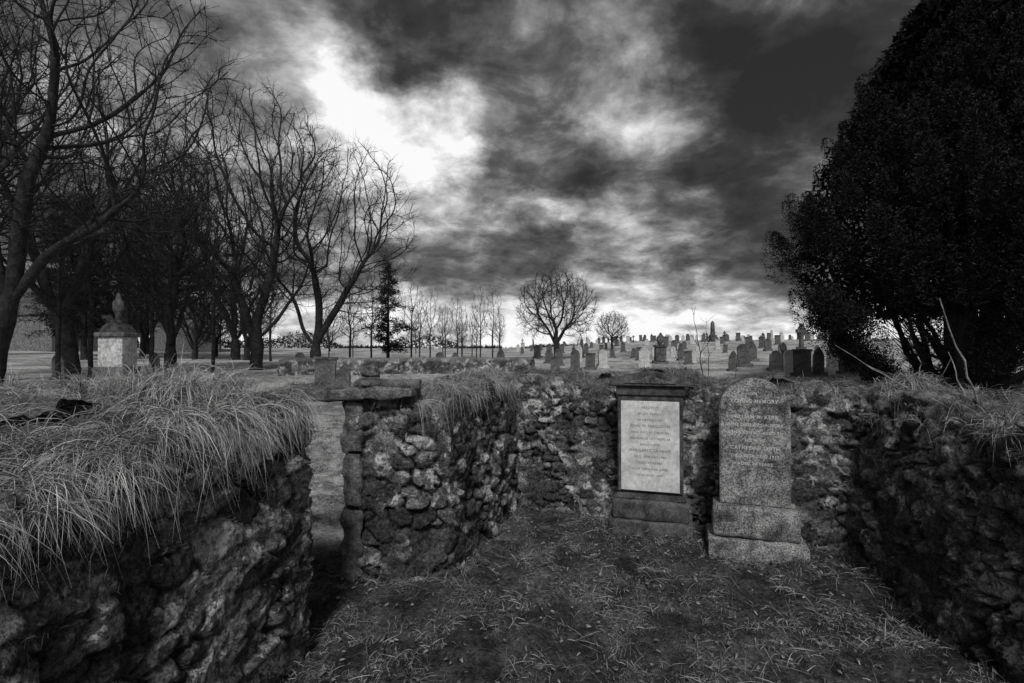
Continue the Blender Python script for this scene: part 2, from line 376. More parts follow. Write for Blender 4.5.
h2=empty('arched_headstone',(2.33,4.95,-.02),math.radians(-19)); h2.scale=(.95,1,1.0)
slab('base_lower',(.90,.42,.22),(0,0,.09),0,M_gran,h2,.02,.018,10,3)
slab('plinth',(.79,.33,.29),(0,0,.345),0,M_gran,h2,.03,.014,10,4)
arc=[(-.325,.49),(.325,.49),(.325,1.40)]+[(.325*math.cos(a),1.40+.30*math.sin(a)) for a in np.linspace(0.06,math.pi-.06,22)]+[(-.325,1.40)]
prism('arched_slab',arc,.15,M_gran,h2,0,.012)
letters(h2,[('IN',.9),('LOVING MEMORY',.95),('OF',.8),('WILLIAM M. KERR',.95),('WHO DIED AT DALMORE',.8),('9TH JULY 1902 AGED 71',.8),('HIS WIFE',.8),('CATHERINE SMITH',.95),('DIED 20TH JUNE 1911',.8),('AGED 76 YEARS',.8)],1.54,.074,.05,-.0765,M_ltr,.0008)
def stone_mesh(kind,mat):
    bm=bmesh.new()
    def add(prof,d,y0=0):
        vs=[bm.verts.new((x,-d/2+y0,z)) for x,z in prof]; f=bm.faces.new(vs); r=bmesh.ops.extrude_face_region(bm,geom=[f])
        for v in [e for e in r['geom'] if isinstance(e,bmesh.types.BMVert)]: v.co.y+=d
    add(box(-.42,.42,-.3,.2),.36)
    if kind=='arch': add([(-.3,.2),(.3,.2),(.3,1.0)]+[(.3*math.cos(a),1.0+.3*math.sin(a)) for a in np.linspace(.1,3.04,9)]+[(-.3,1.0)],.14)
    if kind=='gothic': add([(-.3,.2),(.3,.2),(.3,.95),(.2,1.2),(0,1.42),(-.2,1.2),(-.3,.95)],.14)
    if kind=='square': add(box(-.32,.32,.2,1.15),.15); add(box(-.36,.36,1.151,1.24),.2)
    if kind=='shoulder': add([(-.32,.2),(.32,.2),(.32,1.0),(.22,1.0),(.2,1.15),(0,1.25),(-.2,1.15),(-.22,1.0),(-.32,1.0)],.13)
    if kind=='obelisk': add(box(-.3,.3,.201,.7),.6); add([(-.2,.701),(.2,.701),(.13,2.0),(0,2.2),(-.13,2.0)],.3)
    if kind=='urn':
        add(box(-.28,.28,.201,1.0),.5); add(box(-.34,.34,1.001,1.1),.6)
        add([(-.07,1.101),(.07,1.101),(.07,1.2),(.2,1.4),(.18,1.6),(.08,1.7),(0,1.85),(-.08,1.7),(-.18,1.6),(-.2,1.4),(-.07,1.2)],.3)
    if kind=='cross':
        add([(-.25,.201),(.25,.201),(.16,.55),(-.16,.55)],.3)
        add([(-.09,.551),(.09,.551),(.075,1.2),(.3,1.2),(.3,1.36),(.075,1.36),(.075,1.65),(-.075,1.65),(-.075,1.36),(-.3,1.36),(-.3,1.2),(-.075,1.2)],.13)
        o=np.linspace(0,2*np.pi,20,endpoint=False); vo=[bm.verts.new((.24*math.cos(a),-.04,1.28+.24*math.sin(a))) for a in o]; vi=[bm.verts.new((.18*math.cos(a),-.04,1.28+.18*math.sin(a))) for a in o]
        vo2=[bm.verts.new((.24*math.cos(a),.04,1.28+.24*math.sin(a))) for a in o]; vi2=[bm.verts.new((.18*math.cos(a),.04,1.28+.18*math.sin(a))) for a in o]
        for k in range(20):
            l=(k+1)%20
            for q in ((vo[k],vo[l],vi[l],vi[k]),(vo2[k],vo2[l],vi2[l],vi2[k]),(vo[k],vo[l],vo2[l],vo2[k]),(vi[k],vi[l],vi2[l],vi2[k])): bm.faces.new(q)
    bmesh.ops.recalc_face_normals(bm,faces=bm.faces[:]); me=bpy.data.meshes.new('headstone_'+kind); bm.to_mesh(me); bm.free(); me.materials.append(mat); return me
kinds=['arch','gothic','square','shoulder','obelisk','urn','cross']
lib={k:[stone_mesh(k,M_far),stone_mesh(k,M_farl)] for k in kinds}
def put(kind,px,d,s=1.,pale=0,rz=None):
    x=(px-512)/F*d; o=bpy.data.objects.new({'cross':'celtic_cross_headstone','obelisk':'obelisk_monument','urn':'urn_monument'}.get(kind,'headstone'),lib[kind][pale])
    o.location=(x,d,Hs(x,d)-.02); o.scale=(s*random.uniform(.85,1.1),s,s); o.rotation_euler=(random.gauss(0,.03),random.gauss(0,.035),rz if rz is not None else random.gauss(-.1,.25)); col.objects.link(o); return o
for row,(d,n,x0,x1) in enumerate([(24,5,560,900),(30,9,545,900),(36,12,540,890),(44,17,535,880),(54,22,520,870),(66,28,515,860),(80,36,520,850),(92,34,550,840)]):
    for k in range(n):
        px=x0+(x1-x0)*(k+random.uniform(.1,.9))/n
        if random.random()<.2: continue
        r=random.random(); kd='arch' if r<.3 else 'gothic' if r<.48 else 'square' if r<.68 else 'shoulder' if r<.88 else 'obelisk' if r<.92 else 'urn' if r<.96 else 'cross'
        put(kd,px,d*random.uniform(.94,1.06),random.uniform(.6,.95),1 if random.random()<.25 else 0)
put('urn',660,33,1.1); put('cross',801,36,1.5); put('square',802,19,.85); put('arch',744,28,1.); put('obelisk',713,70,1.3)
for k,px,d,s,pl in (('arch',790,21,.8,1),('gothic',818,20,.8,0),('arch',832,22,.8,1),('square',846,21,.85,0),('shoulder',775,24,.8,0),('arch',858,24,.9,0),('square',590,26,.7,0),('arch',603,28,.8,1)): put(k,px,d,s,pl)
put('square',325,15,.9,0,.1); put('arch',343,14,.7,0,-.2); put('arch',575,24,.8); put('square',555,22,.6)
for px,d in ((440,26),(455,32),(500,24),(300,22),(155,20),(60,17)): put(random.choice(['arch','gothic','shoulder']),px,d,random.uniform(.6,.8),0)
mo=empty('pedestal_monument',(W(118,350,14)[0],14,.98),.08); mo.scale=(.80,.80,.96)
slab('step',(1.2,1.2,.6),(0,0,-.07),0,M_slab,mo,.02,.01,6,1); slab('plinth',(.98,.98,.3),(0,0,.375),0,M_far,mo,.02,.01,6,2)
slab('die',(.78,.78,.85),(0,0,.952),0,M_farl,mo,.02,.006,6,3); slab('cornice',(.95,.95,.12),(0,0,1.44),0,M_slab,mo,.03,.006,6,4)
prism('gable_cap',[(-.42,1.501),(.42,1.501),(.28,1.66),(.0,1.86),(-.28,1.66)],.7,M_dark,mo)
P_=[(0,0,1.8),(0,0,1.95),(0,0,2.05),(0,0,2.2),(0,0,2.38),(0,0,2.45),(0,0,2.58),(0,0,2.66)]
V,Fc=tube_rows([(P_,[.12,.08,.11,.17,.16,.09,.06,.01])],14); mesh_np('urn',V,Fc,None,M_slab,True,mo)
# ---------------------------------------------------------------- grasses
def scatter_poly(n,inside,x0,x1,y0,y1):
    out=[];c=0
    while c<n:
        p=rng.uniform((x0,y0),(x1,y1),(n*2,2)); p=p[inside(p)]; out.append(p); c+=len(p)
    return np.concatenate(out)[:n]
def inpoly(poly):
    poly=np.array(poly)
    def f(p):
        r=np.zeros(len(p),bool); j=len(poly)-1
        for i in range(len(poly)):
            a,b=poly[i],poly[j]; c=((a[1]>p[:,1])!=(b[1]>p[:,1]))&(p[:,0]<(b[0]-a[0])*(p[:,1]-a[1])/(b[1]-a[1]+1e-12)+a[0]); r^=c; j=i
        return r
    return f
def tufted(p,k,s):
    c=p[rng.integers(0,len(p),max(1,len(p)//k))]; q=np.repeat(c,k,0)+rng.normal(size=(len(c)*k,2))*s; return q,np.repeat(np.arange(len(c)),k)
def mops(name,C,bias,k,L0,L1,mat,parent,spread=.75,droop=(.4,1.3),w=(.003,.0055),sig=.035,S=5,pw=1.,tbs=.45):
    n=len(C); sc=rng.uniform(.45,1.35,n)**pw; B=np.repeat(C,k,0)+rng.normal(size=(n*k,3))*np.array([sig,sig,sig*.3])
    rad=rng.normal(size=(n*k,3))*np.array([1,1,.35]); tb=rng.normal(size=(n,3))*np.array([tbs,tbs,.1])
    D=nrm(rad*spread+np.repeat(tb+bias,k,0)); L=np.repeat(sc,k)*rng.uniform(L0,L1,n*k)
    return blades(name,B,D,L,rng.uniform(*w,n*k),rng.uniform(*droop,n*k),mat,S,parent,rnd=np.clip(np.repeat(rng.random(n),k)*.6+.4*rng.random(n*k),0,1))
lg=empty('long_dry_grass')
pl=[(-2.25,.5),(-1.80,1.75),(-1.45,3.3),(-1.6,3.6),(-2.9,4.1),(-6,5.2),(-8,4.5),(-6.5,.5)]
c=scatter_poly(1800,inpoly(pl),-8.1,-1.3,.4,5.3)
zw=np.array([hl(a,b)+.04 for a,b in c]); zt=H(c[:,0],c[:,1])+.07; zz_=np.where((c[:,0]<-3.6)|(c[:,1]>3.8),zt,np.maximum(zw,zt))
C=np.column_stack([c,zz_]); edge=sstep(-2.3,-1.6,c[:,0]+.2*(3.4-c[:,1]))[:,None]
mops('tussocks',C,np.array([.0,-.05,.8])+edge*np.array([.25,-.15,-.2]),56,.14,.40,M_straw,lg,spread=.95,droop=(.5,1.5),w=(.0022,.0045),tbs=.8)
facec=np.where((LV[Lnv,:,0]>-2.1)&(LV[Lnv,:,1]<3.6))[0]
ch=rng.choice(facec,250); C=LV[Lnv+rng.integers(-5,10,250),ch]
mops('hanging_tussocks',C,np.array([.25,-.1,.3]),58,.06,.21,M_straw,lg,spread=1.,droop=(.5,1.7),w=(.002,.004),tbs=.8)
c=scatter_poly(34,inpoly([(-2.6,2.9),(-1.75,2.9),(-1.75,3.6),(-2.8,3.6)]),-2.9,-1.6,2.8,3.7)
mops('tall_tussocks',np.column_stack([c,np.full(34,1.70)]),np.array([.1,0,1.2]),60,.26,.44,M_straw,lg,spread=.5,w=(.002,.004))
def wallgrass(nm,Vw,nv,sel,ntuft,k,L0,L1,mat,par,droop=(.3,1.2),low=0,up=1.,out=.5,wd=(.0025,.005),sig=.03):
    R,C=Vw.shape[:2]; rows=np.arange(nv-low,R); cand=np.array([(r,c) for r in rows[::2] for c in np.where(sel(Vw[r]))[0][::2]])
    ch=cand[rng.integers(0,len(cand),ntuft)]; return mops(nm,Vw[ch[:,0],ch[:,1]],np.array([-.1*out,-out*.6,up]),k,L0,L1,mat,par,.7,droop,wd,sig,4)
wg=empty('wall_top_grass')
wallgrass('pier_grass',PV,Pnv,lambda v:(v[:,0]>-1.1),280,48,.12,.34,M_straw,wg,low=3,wd=(.002,.0045),droop=(.5,1.6))
wallgrass('pier_moss',PV,Pnv,lambda v:(v[:,0]>-1.5),900,20,.015,.07,M_moss,wg,low=30,out=1.2,up=.3)
wallgrass('back_grass',BV,Bnv,lambda v:(v[:,0]>-.3),300,30,.06,.20,M_short,wg,low=3)
wallgrass('back_straw',BV,Bnv,lambda v:(v[:,0]>-.3),50,30,.08,.22,M_straw,wg,low=3)
wallgrass('back_moss',BV,Bnv,lambda v:(v[:,0]>-.3),700,20,.015,.055,M_moss,wg,low=16,out=1.,up=.5)
wallgrass('right_grass',RV,Rnv,lambda v:(v[:,1]>.8),340,36,.07,.26,M_short,wg,low=4)
wallgrass('right_straw',RV,Rnv,lambda v:(v[:,1]>.8),120,34,.10,.30,M_straw,wg,low=10)
wallgrass('right_moss',RV,Rnv,lambda v:(v[:,1]>.8),800,20,.015,.07,M_moss,wg,low=40,out=1.,up=.4)
wallgrass('left_moss',LV,Lnv,lambda v:(v[:,0]>-2.2),800,24,.015,.06,M_moss,wg,low=30,out=1.,up=.2)
c=rng.uniform((-2.0,4.35),(-.9,4.8),(44,2)); mops('lintel_grass',np.column_stack([c,np.full(44,1.64)]),np.array([0,-.2,.6]),34,.04,.15,M_short,wg,.9,(.4,1.4),(.002,.004),.03,4)
enc=[(-1.9,.5),(-1.33,3.4),(-1.45,4.4),(-.5,4.4),(0,6.6),(3.45,4.85),(2.95,2.6),(2.7,.5)]
gz=lambda q:H(q[:,0],q[:,1])+.07*fbm(np.column_stack([q,q[:,0]*0]),1.6,4)
tg=empty('enclosure_turf')
p=scatter_poly(56000,inpoly(enc),-2,3.6,.9,6.7); q,tid=tufted(p,15,.035)
tn=tid.max()+1; tm=rng.normal(size=(tn,3))*.6; patch=np.clip(.45+1.7*fbm(np.column_stack([q,q[:,0]*0]),1.8,3,50),0,1)
D=nrm(tm[tid]+rng.normal(size=(len(q),3))*.55+np.array([0,0,.7])); L=rng.uniform(.4,1.8,tn)[tid]*rng.uniform(.025,.08,len(q))
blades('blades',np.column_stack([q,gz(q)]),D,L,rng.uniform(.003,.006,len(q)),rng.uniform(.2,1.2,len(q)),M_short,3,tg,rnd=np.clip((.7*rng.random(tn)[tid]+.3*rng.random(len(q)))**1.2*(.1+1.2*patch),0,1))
c=scatter_poly(1000,inpoly(enc),-1.6,3.3,1.4,6.2); keep=fbm(np.column_stack([c,c[:,0]*0]),1.8,3,50)>-.05; c=c[keep]
mops('coarse_tufts',np.column_stack([c,gz(c)]),np.array([0,-.1,.4]),28,.05,.16,M_short,tg,.9,(.3,1.2),(.003,.006),.03,4)
c=scatter_poly(190,inpoly(enc),-1.6,3.3,1.6,5.8)
mops('straw_litter',np.column_stack([c,gz(c)+.025]),np.array([0,0,.12]),14,.05,.19,M_straw,tg,1.2,(.1,.5),(.002,.005),.06,3)
p=scatter_poly(2400,inpoly(enc),-1.7,3.4,1.0,6.3)
D=nrm(rng.normal(size=(len(p),3))*np.array([1,1,.3])); blades('fallen_leaves',np.column_stack([p,gz(p)+.03]),D,rng.uniform(.02,.04,len(p)),rng.uniform(.01,.025,len(p)),rng.uniform(0,.5,len(p)),M_deadleaf,2,tg)
def basegrass(line,n,L0,L1,mat,nm):
    line=np.array(line); s=rng.integers(0,len(line)-1,n); t=rng.random((n,1)); c=line[s]*(1-t)+line[s+1]*t; c=c+rng.normal(size=c.shape)*.07
    mops(nm,np.column_stack([c,H(c[:,0],c[:,1])]),np.array([-.1,-.2,.9]),16,L0,L1,mat,tg,.5,(.2,1.),(.003,.006),.03,4)
basegrass([(-1.42,4.4),(-.5,4.32),(-.36,4.9),(0.02,6.5),(1.7,5.7),(3.3,4.85),(3.05,3.5),(2.85,2.2)],330,.05,.18,M_short,'wall_foot_grass')
basegrass([(1.05,5.45),(1.5,5.25),(1.9,5.12)],60,.04,.1,M_short,'headstone_foot_grass'); basegrass([(1.9,4.85),(2.3,4.72),(2.75,4.5)],70,.04,.1,M_short,'headstone_foot_grass')
def out_inside(p):
    return (~inpoly(enc)(p))&~((p[:,0]>-4)&(p[:,0]<-1.2)&(p[:,1]<3.9))&~((p[:,1]>4.3)&(p[:,1]<7.3)&(p[:,0]>-1.45)&(p[:,0]<0.2))
p=scatter_poly(34000,out_inside,-13,15,4.3,24); q,tid=tufted(p,16,.08); tn=tid.max()+1
D=nrm((rng.normal(size=(tn,3))*.4)[tid]+rng.normal(size=(len(q),3))*.35+np.array([.2,0,1.])); L=rng.uniform(.5,1.5,tn)[tid]*rng.uniform(.05,.16,len(q))
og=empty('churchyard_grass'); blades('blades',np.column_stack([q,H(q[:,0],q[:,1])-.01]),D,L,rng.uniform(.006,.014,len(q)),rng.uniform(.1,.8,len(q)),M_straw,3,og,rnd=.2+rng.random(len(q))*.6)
c=scatter_poly(420,inpoly([(-1.45,4.0),(-2.0,3.9),(-4.8,11.5),(-2.6,11.5)]),-5,-1.4,3.9,11.5); mops('doorway_grass',np.column_stack([c,gz(c)]),np.array([0,-.1,.6]),30,.05,.17,M_short,og,.9,(.3,1.3),(.004,.008),.05,4)
# ---------------------------------------------------------------- dead stems
def stems(name,specs,mat=M_barkl,sub=0):
    rows=[]
    for pts,r in specs:
        pts=np.array(pts,float); t=np.linspace(0,1,len(pts)); tt=np.linspace(0,1,14); c=np.stack([np.interp(tt,t,pts[:,k]) for k in range(3)],1)
        for _ in range(3): c[1:-1]=.5*c[1:-1]+.25*c[:-2]+.25*c[2:]
        c[1:-1]+=rng.normal(size=(12,3))*.006; rows.append((c,r*(1-.75*tt)))
        for s in range(sub):
            i=rng.integers(4,13); d=nrm(c[i]-c[i-1]+rng.normal(size=3)*.05)*rng.uniform(.12,.3); e=c[i]+d+rng.normal(size=3)*.08; rows.append((np.array([c[i],(c[i]+e)/2+rng.normal(size=3)*.01,e]),r*np.array([.4,.3,.15])))
    V,Fc=tube_rows(rows,5); return mesh_np(name,V,Fc,None,mat,True)
stems('dead_bramble_stems',[([W(992,438,3.6),W(975,400,3.6),W(940,298,3.5)],.014),([W(985,440,3.7),W(962,395,3.8),W(948,352,3.9)],.010),
 ([W(965,418,4.4),W(900,385,4.6),W(835,345,4.9)],.010),([W(1000,430,3.3),W(975,425,3.6),W(930,400,3.9),W(895,360,4.2)],.009),([W(1010,440,3.2),W(1000,415,3.1),W(1030,380,3.0)],.007)],sub=2)
stems('wispy_sapling',[([W(704,392,6.9),W(700,350,6.9),W(692,308,6.8)],.009),([W(708,392,6.9),W(708,350,6.9),W(706,318,6.8)],.006),([W(690,392,6.9),W(680,365,6.9),W(672,345,6.8)],.005),([W(735,392,6.7),W(736,362,6.7),W(742,345,6.6)],.004)],mat=M_bark,sub=6)
# ---------------------------------------------------------------- trees
def place(ob,x,y,s=1,rz=0,nm=None):
    o=bpy.data.objects.new(nm or 'bare_tree',ob.data); o.location=(x,y,Hs(x,y)-.1); o.scale=(s,s,s); o.rotation_euler=(0,0,rz); col.objects.link(o); return o
def at(px,d): return (px-512)/F*d
tA=make_tree('sycamore_tree',[[(0,0,0),(.1,0,1.2),(0,0,2.2)],[(0,0,1.2),(-.5,.2,2.4),(-1.1,.2,4)],[(0,0,2.0),(.5,-.3,3.4),(1.0,-.2,5.)],[(.05,0,1.4),(1.0,.3,2.6),(1.9,.3,3.8)]],
  np.concatenate([ell(2700,(-.8,0,8.0),(5.,3.4,5.5),1,-.75,.1),ell(250,(.8,0,4),(3.4,3.,1.5),2)]),seed=2,D=.3,di=2.6,dk=.43,r0=.011,pn=1.93,twn=2,twl=.6,jit=.32)
x,y=at(256,25),25; tA.location=(x,y,Hs(x,y)-.1); tA.scale=(1.03,1.03,1.07)
tB=make_tree('sycamore_tree',[[(0,0,0),(0,0,.9),(.1,0,1.6)],[(0,0,.9),(-.6,0,2.2),(-1.2,.2,3.8)],[(0,0,1.4),(.8,.2,2.8),(1.7,0,4.2)],[(.1,0,1.5),(.2,.1,3.),(.0,-.2,5.)]],
  np.concatenate([ell(2500,(.7,0,6.8),(4.7,3.3,5.4),5,-.7,.1),ell(250,(2,0,3.8),(2.5,2.,1.4),2)]),seed=6,D=.3,di=2.6,dk=.43,r0=.011,pn=1.93,twn=2,twl=.6,jit=.32)
x,y=at(315,26),26; tB.location=(x,y,Hs(x,y)-.1)
tC=make_tree('sycamore_tree',[[(-.4,0,0),(-.2,0,1.6),(.2,0,2.6)],[(.2,0,2.4),(.9,0,3.6),(1.9,.3,4.6)],[(.0,0,2.0),(-.5,.2,3.8),(-.8,.1,5.6)],[(.2,0,2.6),(.6,-.3,4.4),(1.2,-.4,6.2)],[(.9,0,3.6),(2.2,-.2,4.2),(3.2,-.3,4.9)]],
  np.concatenate([ell(4000,(.5,.2,7.6),(5.,3.8,5.2),9,-.8,.1)]),seed=10,D=.26,di=2.8,dk=.39,r0=.0088,pn=1.93,twl=.45,twn=2,jit=.32)
x,y=at(4,12.5),12.5; tC.location=(x,y,Hs(x,y)-.3)
place(tC,at(-40,15.5),15.5,1.05,2.3,'sycamore_tree'); place(tC,at(60,20),20,1.05,4.0,'sycamore_tree')
tD=make_tree('round_bare_tree',[[(0,0,0),(0,0,1.4)],[(0,0,1.2),(-.6,0,2.4)],[(0,0,1.3),(.7,.2,2.6)],[(0,0,1.2),(0,.2,2.9)]],ell(1900,(0,0,4.3),(3.5,3.3,3.3),12,-.8,.1),seed=13,D=.26,di=2.2,dk=.33,r0=.012,twl=.5,twn=3)
x,y=at(556,42),42; tD.location=(x,y,Hs(x,y)-.1)
tE=make_tree('slender_bare_tree',[[(0,0,0),(.1,0,2),(0,.1,4.)]],ell(450,(0,0,5.6),(1.5,1.5,3.7),15,-1,.1),seed=16,D=.3,di=2.,dk=.45,r0=.012,up=.5,twl=.5,twn=2)
x,y=at(480,40),40; tE.location=(x,y,Hs(x,y)-.1); tE.scale=(.55,.55,.65)
place(tE,at(493,42),42,.66,2,'slender_bare_tree'); place(tD,at(612,60),60,.62,1,'round_bare_tree')
for px,d,s,r in ((430,38,.6,1),(412,36,.65,3),(445,44,.55,5),(372,30,.6,2.6),(350,31,.65,4.6),(420,42,.6,2),(462,46,.5,3.3)): place(tE,at(px,d),d,s,r,'slender_bare_tree')
place(tB,at(172,23),23,.92,2.2,'sycamore_tree'); place(tA,at(120,36),36,1.15,3.6,'sycamore_tree'); place(tB,at(235,38),38,1.2,4.4,'sycamore_tree')
wd=empty('distant_woodland')
for k in range(34):
    d=random.uniform(36,70); px=random.uniform(-40,330) if k<24 else random.uniform(330,520)
    b=random.choice([tA,tB,tE,tE,tD]) if px<330 else tE; s=random.uniform(.55,1.0) if px<310 else random.uniform(.35,.55)
    o=place(b,at(px,d),d,s,random.uniform(0,6),'woodland_tree'); o.parent=wd
for px,d,s in ((212,22,.8),(150,19,.8),(90,18,.8),(128,26,1.),(60,16,.7)): place(tE,at(px,d),d,s,random.uniform(0,6),'slender_bare_tree')
def conifer(name,h,r,seed,gap=.2):
    rg=np.random.default_rng(seed); e=empty(name); V,Fc=tube_rows([([(0,0,0),(0,0,h*.5),(0,0,h)],[h*.018,h*.011,.01])],7); mesh_np('trunk',V,Fc,None,M_bark,True,e)
    rows=[];B=[];D=[]; z=h*.14
    while z<h*.985:
        f=(z/h); rad=r*min(1,(1-f)*1.7)**.9*rg.uniform(.45,1.2)+.1
        for k in range(rg.integers(3,6)):
            a=rg.uniform(0,6.28); L=rad*rg.uniform(.45,1.15); d=np.array([math.cos(a),math.sin(a),rg.uniform(.1,.6)]); p0=np.array([0,0,z]); t=np.linspace(0,1,7)[:,None]
            c=p0+d*L*t+np.array([0,0,-.3*L])*t*t+np.array([0,0,.15*L])*t**4; rows.append((c,.02*(1-.8*t[:,0])+.004))
            m=int(36*L)+8; tt=rg.uniform(.2,1,m)[:,None]; B.append(p0+d*L*tt+np.array([0,0,-.3*L])*tt*tt+rg.normal(size=(m,3))*.08); D.append(nrm(d*.5+rg.normal(size=(m,3))*.7))
        z+=gap*rg.uniform(.6,1.3)
    V,Fc=tube_rows(rows,3); mesh_np('branches',V,Fc,None,M_bark,True,e)
    B=np.concatenate(B);D=np.concatenate(D); blades('needles',B,D,rg.uniform(.12,.32,len(B)),rg.uniform(.03,.07,len(B)),rg.uniform(0,.4,len(B)),M_pine,2,e); return e
for px,d,h,r,s in ((388,34,6.9,1.7,1),(84,34,11,2.7,2),(62,38,12,2.8,3)):
    e=conifer('conifer_tree',h,r,s); x=at(px,d); e.location=(x,d,Hs(x,d)-.1)
def cypress(name,cx,cy,prof,npl,nleaf,seed,zmin,core=30000,limbs=16,lsz=1.):
    rg=np.random.default_rng(seed); e=empty(name,(cx,cy,0)); zz=np.array([p[0] for p in prof]);RR=np.array([p[1] for p in prof]); g0=Hs(cx,cy)
    Rf=lambda z:np.interp(z,zz,RR)
    zs=rg.uniform(zmin,zz[-1],npl*4); w=Rf(zs)+.3; zs=rg.choice(zs,npl,p=w/w.sum()); az=rg.uniform(0,2*np.pi,npl); az=np.where(np.sin(az)>.45,-az,az); rad=Rf(zs)*rg.uniform(.82,1.02,npl)
    tip=np.stack([np.cos(az)*rad,np.sin(az)*rad,zs],1)
    ax=nrm(np.stack([np.cos(az)*.42,np.sin(az)*.42,np.full(npl,1.)],1)+rg.normal(size=(npl,3))*.12); Lp=rg.uniform(.8,1.9,npl); wp=Lp*rg.uniform(.18,.28,npl)
    i=np.repeat(np.arange(npl),nleaf); t=rg.random(len(i)); u=rg.normal(size=(len(i),3)); pr=np.sqrt(np.clip(1-(2*t-1)**2,0,1))**.8*(1.3-.6*t)
    c=tip[i]-ax[i]*(Lp[i]*(1-t))[:,None]; u=nrm(u-ax[i]*np.sum(u*ax[i],1,keepdims=True)); depth=rg.uniform(.45,1.04,len(i)); B=c+u*(wp[i]*pr*depth)[:,None]
    D=nrm(ax[i]*.8+u*.7+rg.normal(size=u.shape)*.4)
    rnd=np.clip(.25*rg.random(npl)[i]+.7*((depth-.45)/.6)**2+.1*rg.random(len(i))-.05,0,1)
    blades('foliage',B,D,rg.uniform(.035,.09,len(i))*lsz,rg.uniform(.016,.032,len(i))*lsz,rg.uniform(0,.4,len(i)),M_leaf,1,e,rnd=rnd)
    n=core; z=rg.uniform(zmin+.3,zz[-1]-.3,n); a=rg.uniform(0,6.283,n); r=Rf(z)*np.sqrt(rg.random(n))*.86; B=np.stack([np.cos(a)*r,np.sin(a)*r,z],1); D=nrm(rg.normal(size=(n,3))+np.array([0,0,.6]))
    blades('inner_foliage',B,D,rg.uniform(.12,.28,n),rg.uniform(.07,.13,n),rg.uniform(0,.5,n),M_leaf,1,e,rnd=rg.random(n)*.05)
    rows=[]
    for k in range(limbs):
        a=2*np.pi*k/limbs+rg.normal()*.2; rr=rg.uniform(.4,1.)*Rf(3.6)*.85; top=np.array([math.cos(a)*rr,math.sin(a)*rr,rg.uniform(3.6,5.)])
        t=np.linspace(0,1,12)[:,None]; b0=np.array([rg.normal()*.2,rg.normal()*.2,g0-.2]); c=b0+(top-b0)*np.concatenate([t**.8,t**.8,t**1.25],1)+rg.normal(size=(12,3))*.04
        rows.append((c,rg.uniform(.05,.12)*(1-.7*t[:,0])))
        for s in range(7):
            q=c[rg.integers(3,10)]; dd=nrm(np.array([math.cos(a),math.sin(a),.5])+rg.normal(size=3)*.6)*rg.uniform(.5,1.3); tt=np.linspace(0,1,5)[:,None]; rows.append((q+dd*tt+np.array([0,0,.3])*tt*tt,.022*(1-.7*tt[:,0])))
    rows.append((np.array([[0,0,g0-.3],[0,.1,3],[.1,0,6],[0,0,zz[-1]-.8]]),[.36,.28,.2,.03]))
    V,Fc=tube_rows(rows,8); mesh_np('limbs',V,Fc,None,M_bark,True,e); return e
cypress('cypress_tree',11.4,13.,[(1.0,2.2),(2.2,3.1),(3.2,3.5),(4.2,4.2),(5.4,4.3),(6.6,3.8),(7.8,3.1),(9.2,2.2),(10.4,1.4),(11.8,.3)],500,800,21,2.6,core=30000)
cypress('cypress_tree',14.6,15.5,[(1.5,3),(4,3.8),(7,3.6),(10,2.9),(13,2.0),(16,.6),(17,.2)],270,480,22,2.6,core=20000,limbs=10,lsz=1.2)
rg=np.random.default_rng(4); lobes=[W(828,322,12.2),W(845,345,12.4),W(862,360,12.6),W(824,300,12.),W(880,372,12.8),W(1010,300,12.),W(1000,360,13),W(1020,330,12.5),W(985,390,13),W(850,318,11.8),W(960,372,12.5),W(940,300,11.5),W(925,380,13)]
B=np.concatenate([l+nrm(rg.normal(size=(2800,3)))*rg.uniform(.3,1,(2800,1))*np.array([.5,.5,.42]) for l in lobes]); D=nrm(rg.normal(size=B.shape)*.5+np.array([-.3,-.2,.7]))
blades('cypress_low_branches',B,D,rg.uniform(.04,.12,len(B)),rg.uniform(.02,.035,len(B)),rg.uniform(0,.4,len(B)),M_leaf,1,rnd=rg.random(len(B))*.6)
# ---------------------------------------------------------------- far boundary wall, houses
rubble_wall('distant_boundary_wall',[(-9,19.5),(1,23),(1,23.5),(-9,20.0)],[(-8.8,19.8),(.8,23.2)],lambda x,y:Hs(x,y)+.6,res=.09,cell=.3,seed=31,amp=.05)
def house(name,px,d,w,l,h,rz):
    x=at(px,d); e=empty(name,(x,d,Hs(x,d)),rz); prism('walls',[(-w/2,-.3),(w/2,-.3),(w/2,h),(0,h+w*.45),(-w/2,h)],l,M_slab,e,0,0)
    for s in (-1,1):
        ang=math.atan2(w*.45,w/2); L=math.hypot(w/2,w*.45)+.35
        o=slab('roof',(L,l+.5,.12),(s*w/4*1.02,0,h+w*.225+.1),0,M_dark,e,.01,0,0); o.rotation_euler=(0,s*ang,0)
    slab('chimney',(.7,.7,1.3),(0,l/2-.5,h+w*.45+.4),0,M_far,e,.02,0,0)
    for k in range(4): slab('window',(.06,.9,1.2),(-w/2-.02,-l/2+l*(k+.5)/4,h*.55),0,M_ink,e,.01,0,0)
    for s in (-1,1): slab('gable_window',(.8,.06,1.1),(s*w/4,-l/2-.02,h*.5),0,M_ink,e,.01,0,0)
house('stone_cottage',190,58,6,12,2.6,.5); house('stone_house',34,52,7,16,3.2,1.3)
rg=np.random.default_rng(40); n=34000; a=rg.uniform(-1.35,1.25,n); d=rg.uniform(130,160,n); x=np.sin(a)*d; y=np.cos(a)*d; hh=(.5+3.*np.clip(np.array([mn.noise(Vector((v*9,0,0)))for v in a])+.15,0,1))*np.where(a<-.02,2.2+3*sstep(-.35,-.6,a),.4)
B=np.column_stack([x,y,H(x,y)+rg.random(n)*hh-.5]); D=nrm(rg.normal(size=(n,3))+np.array([0,0,.8]))
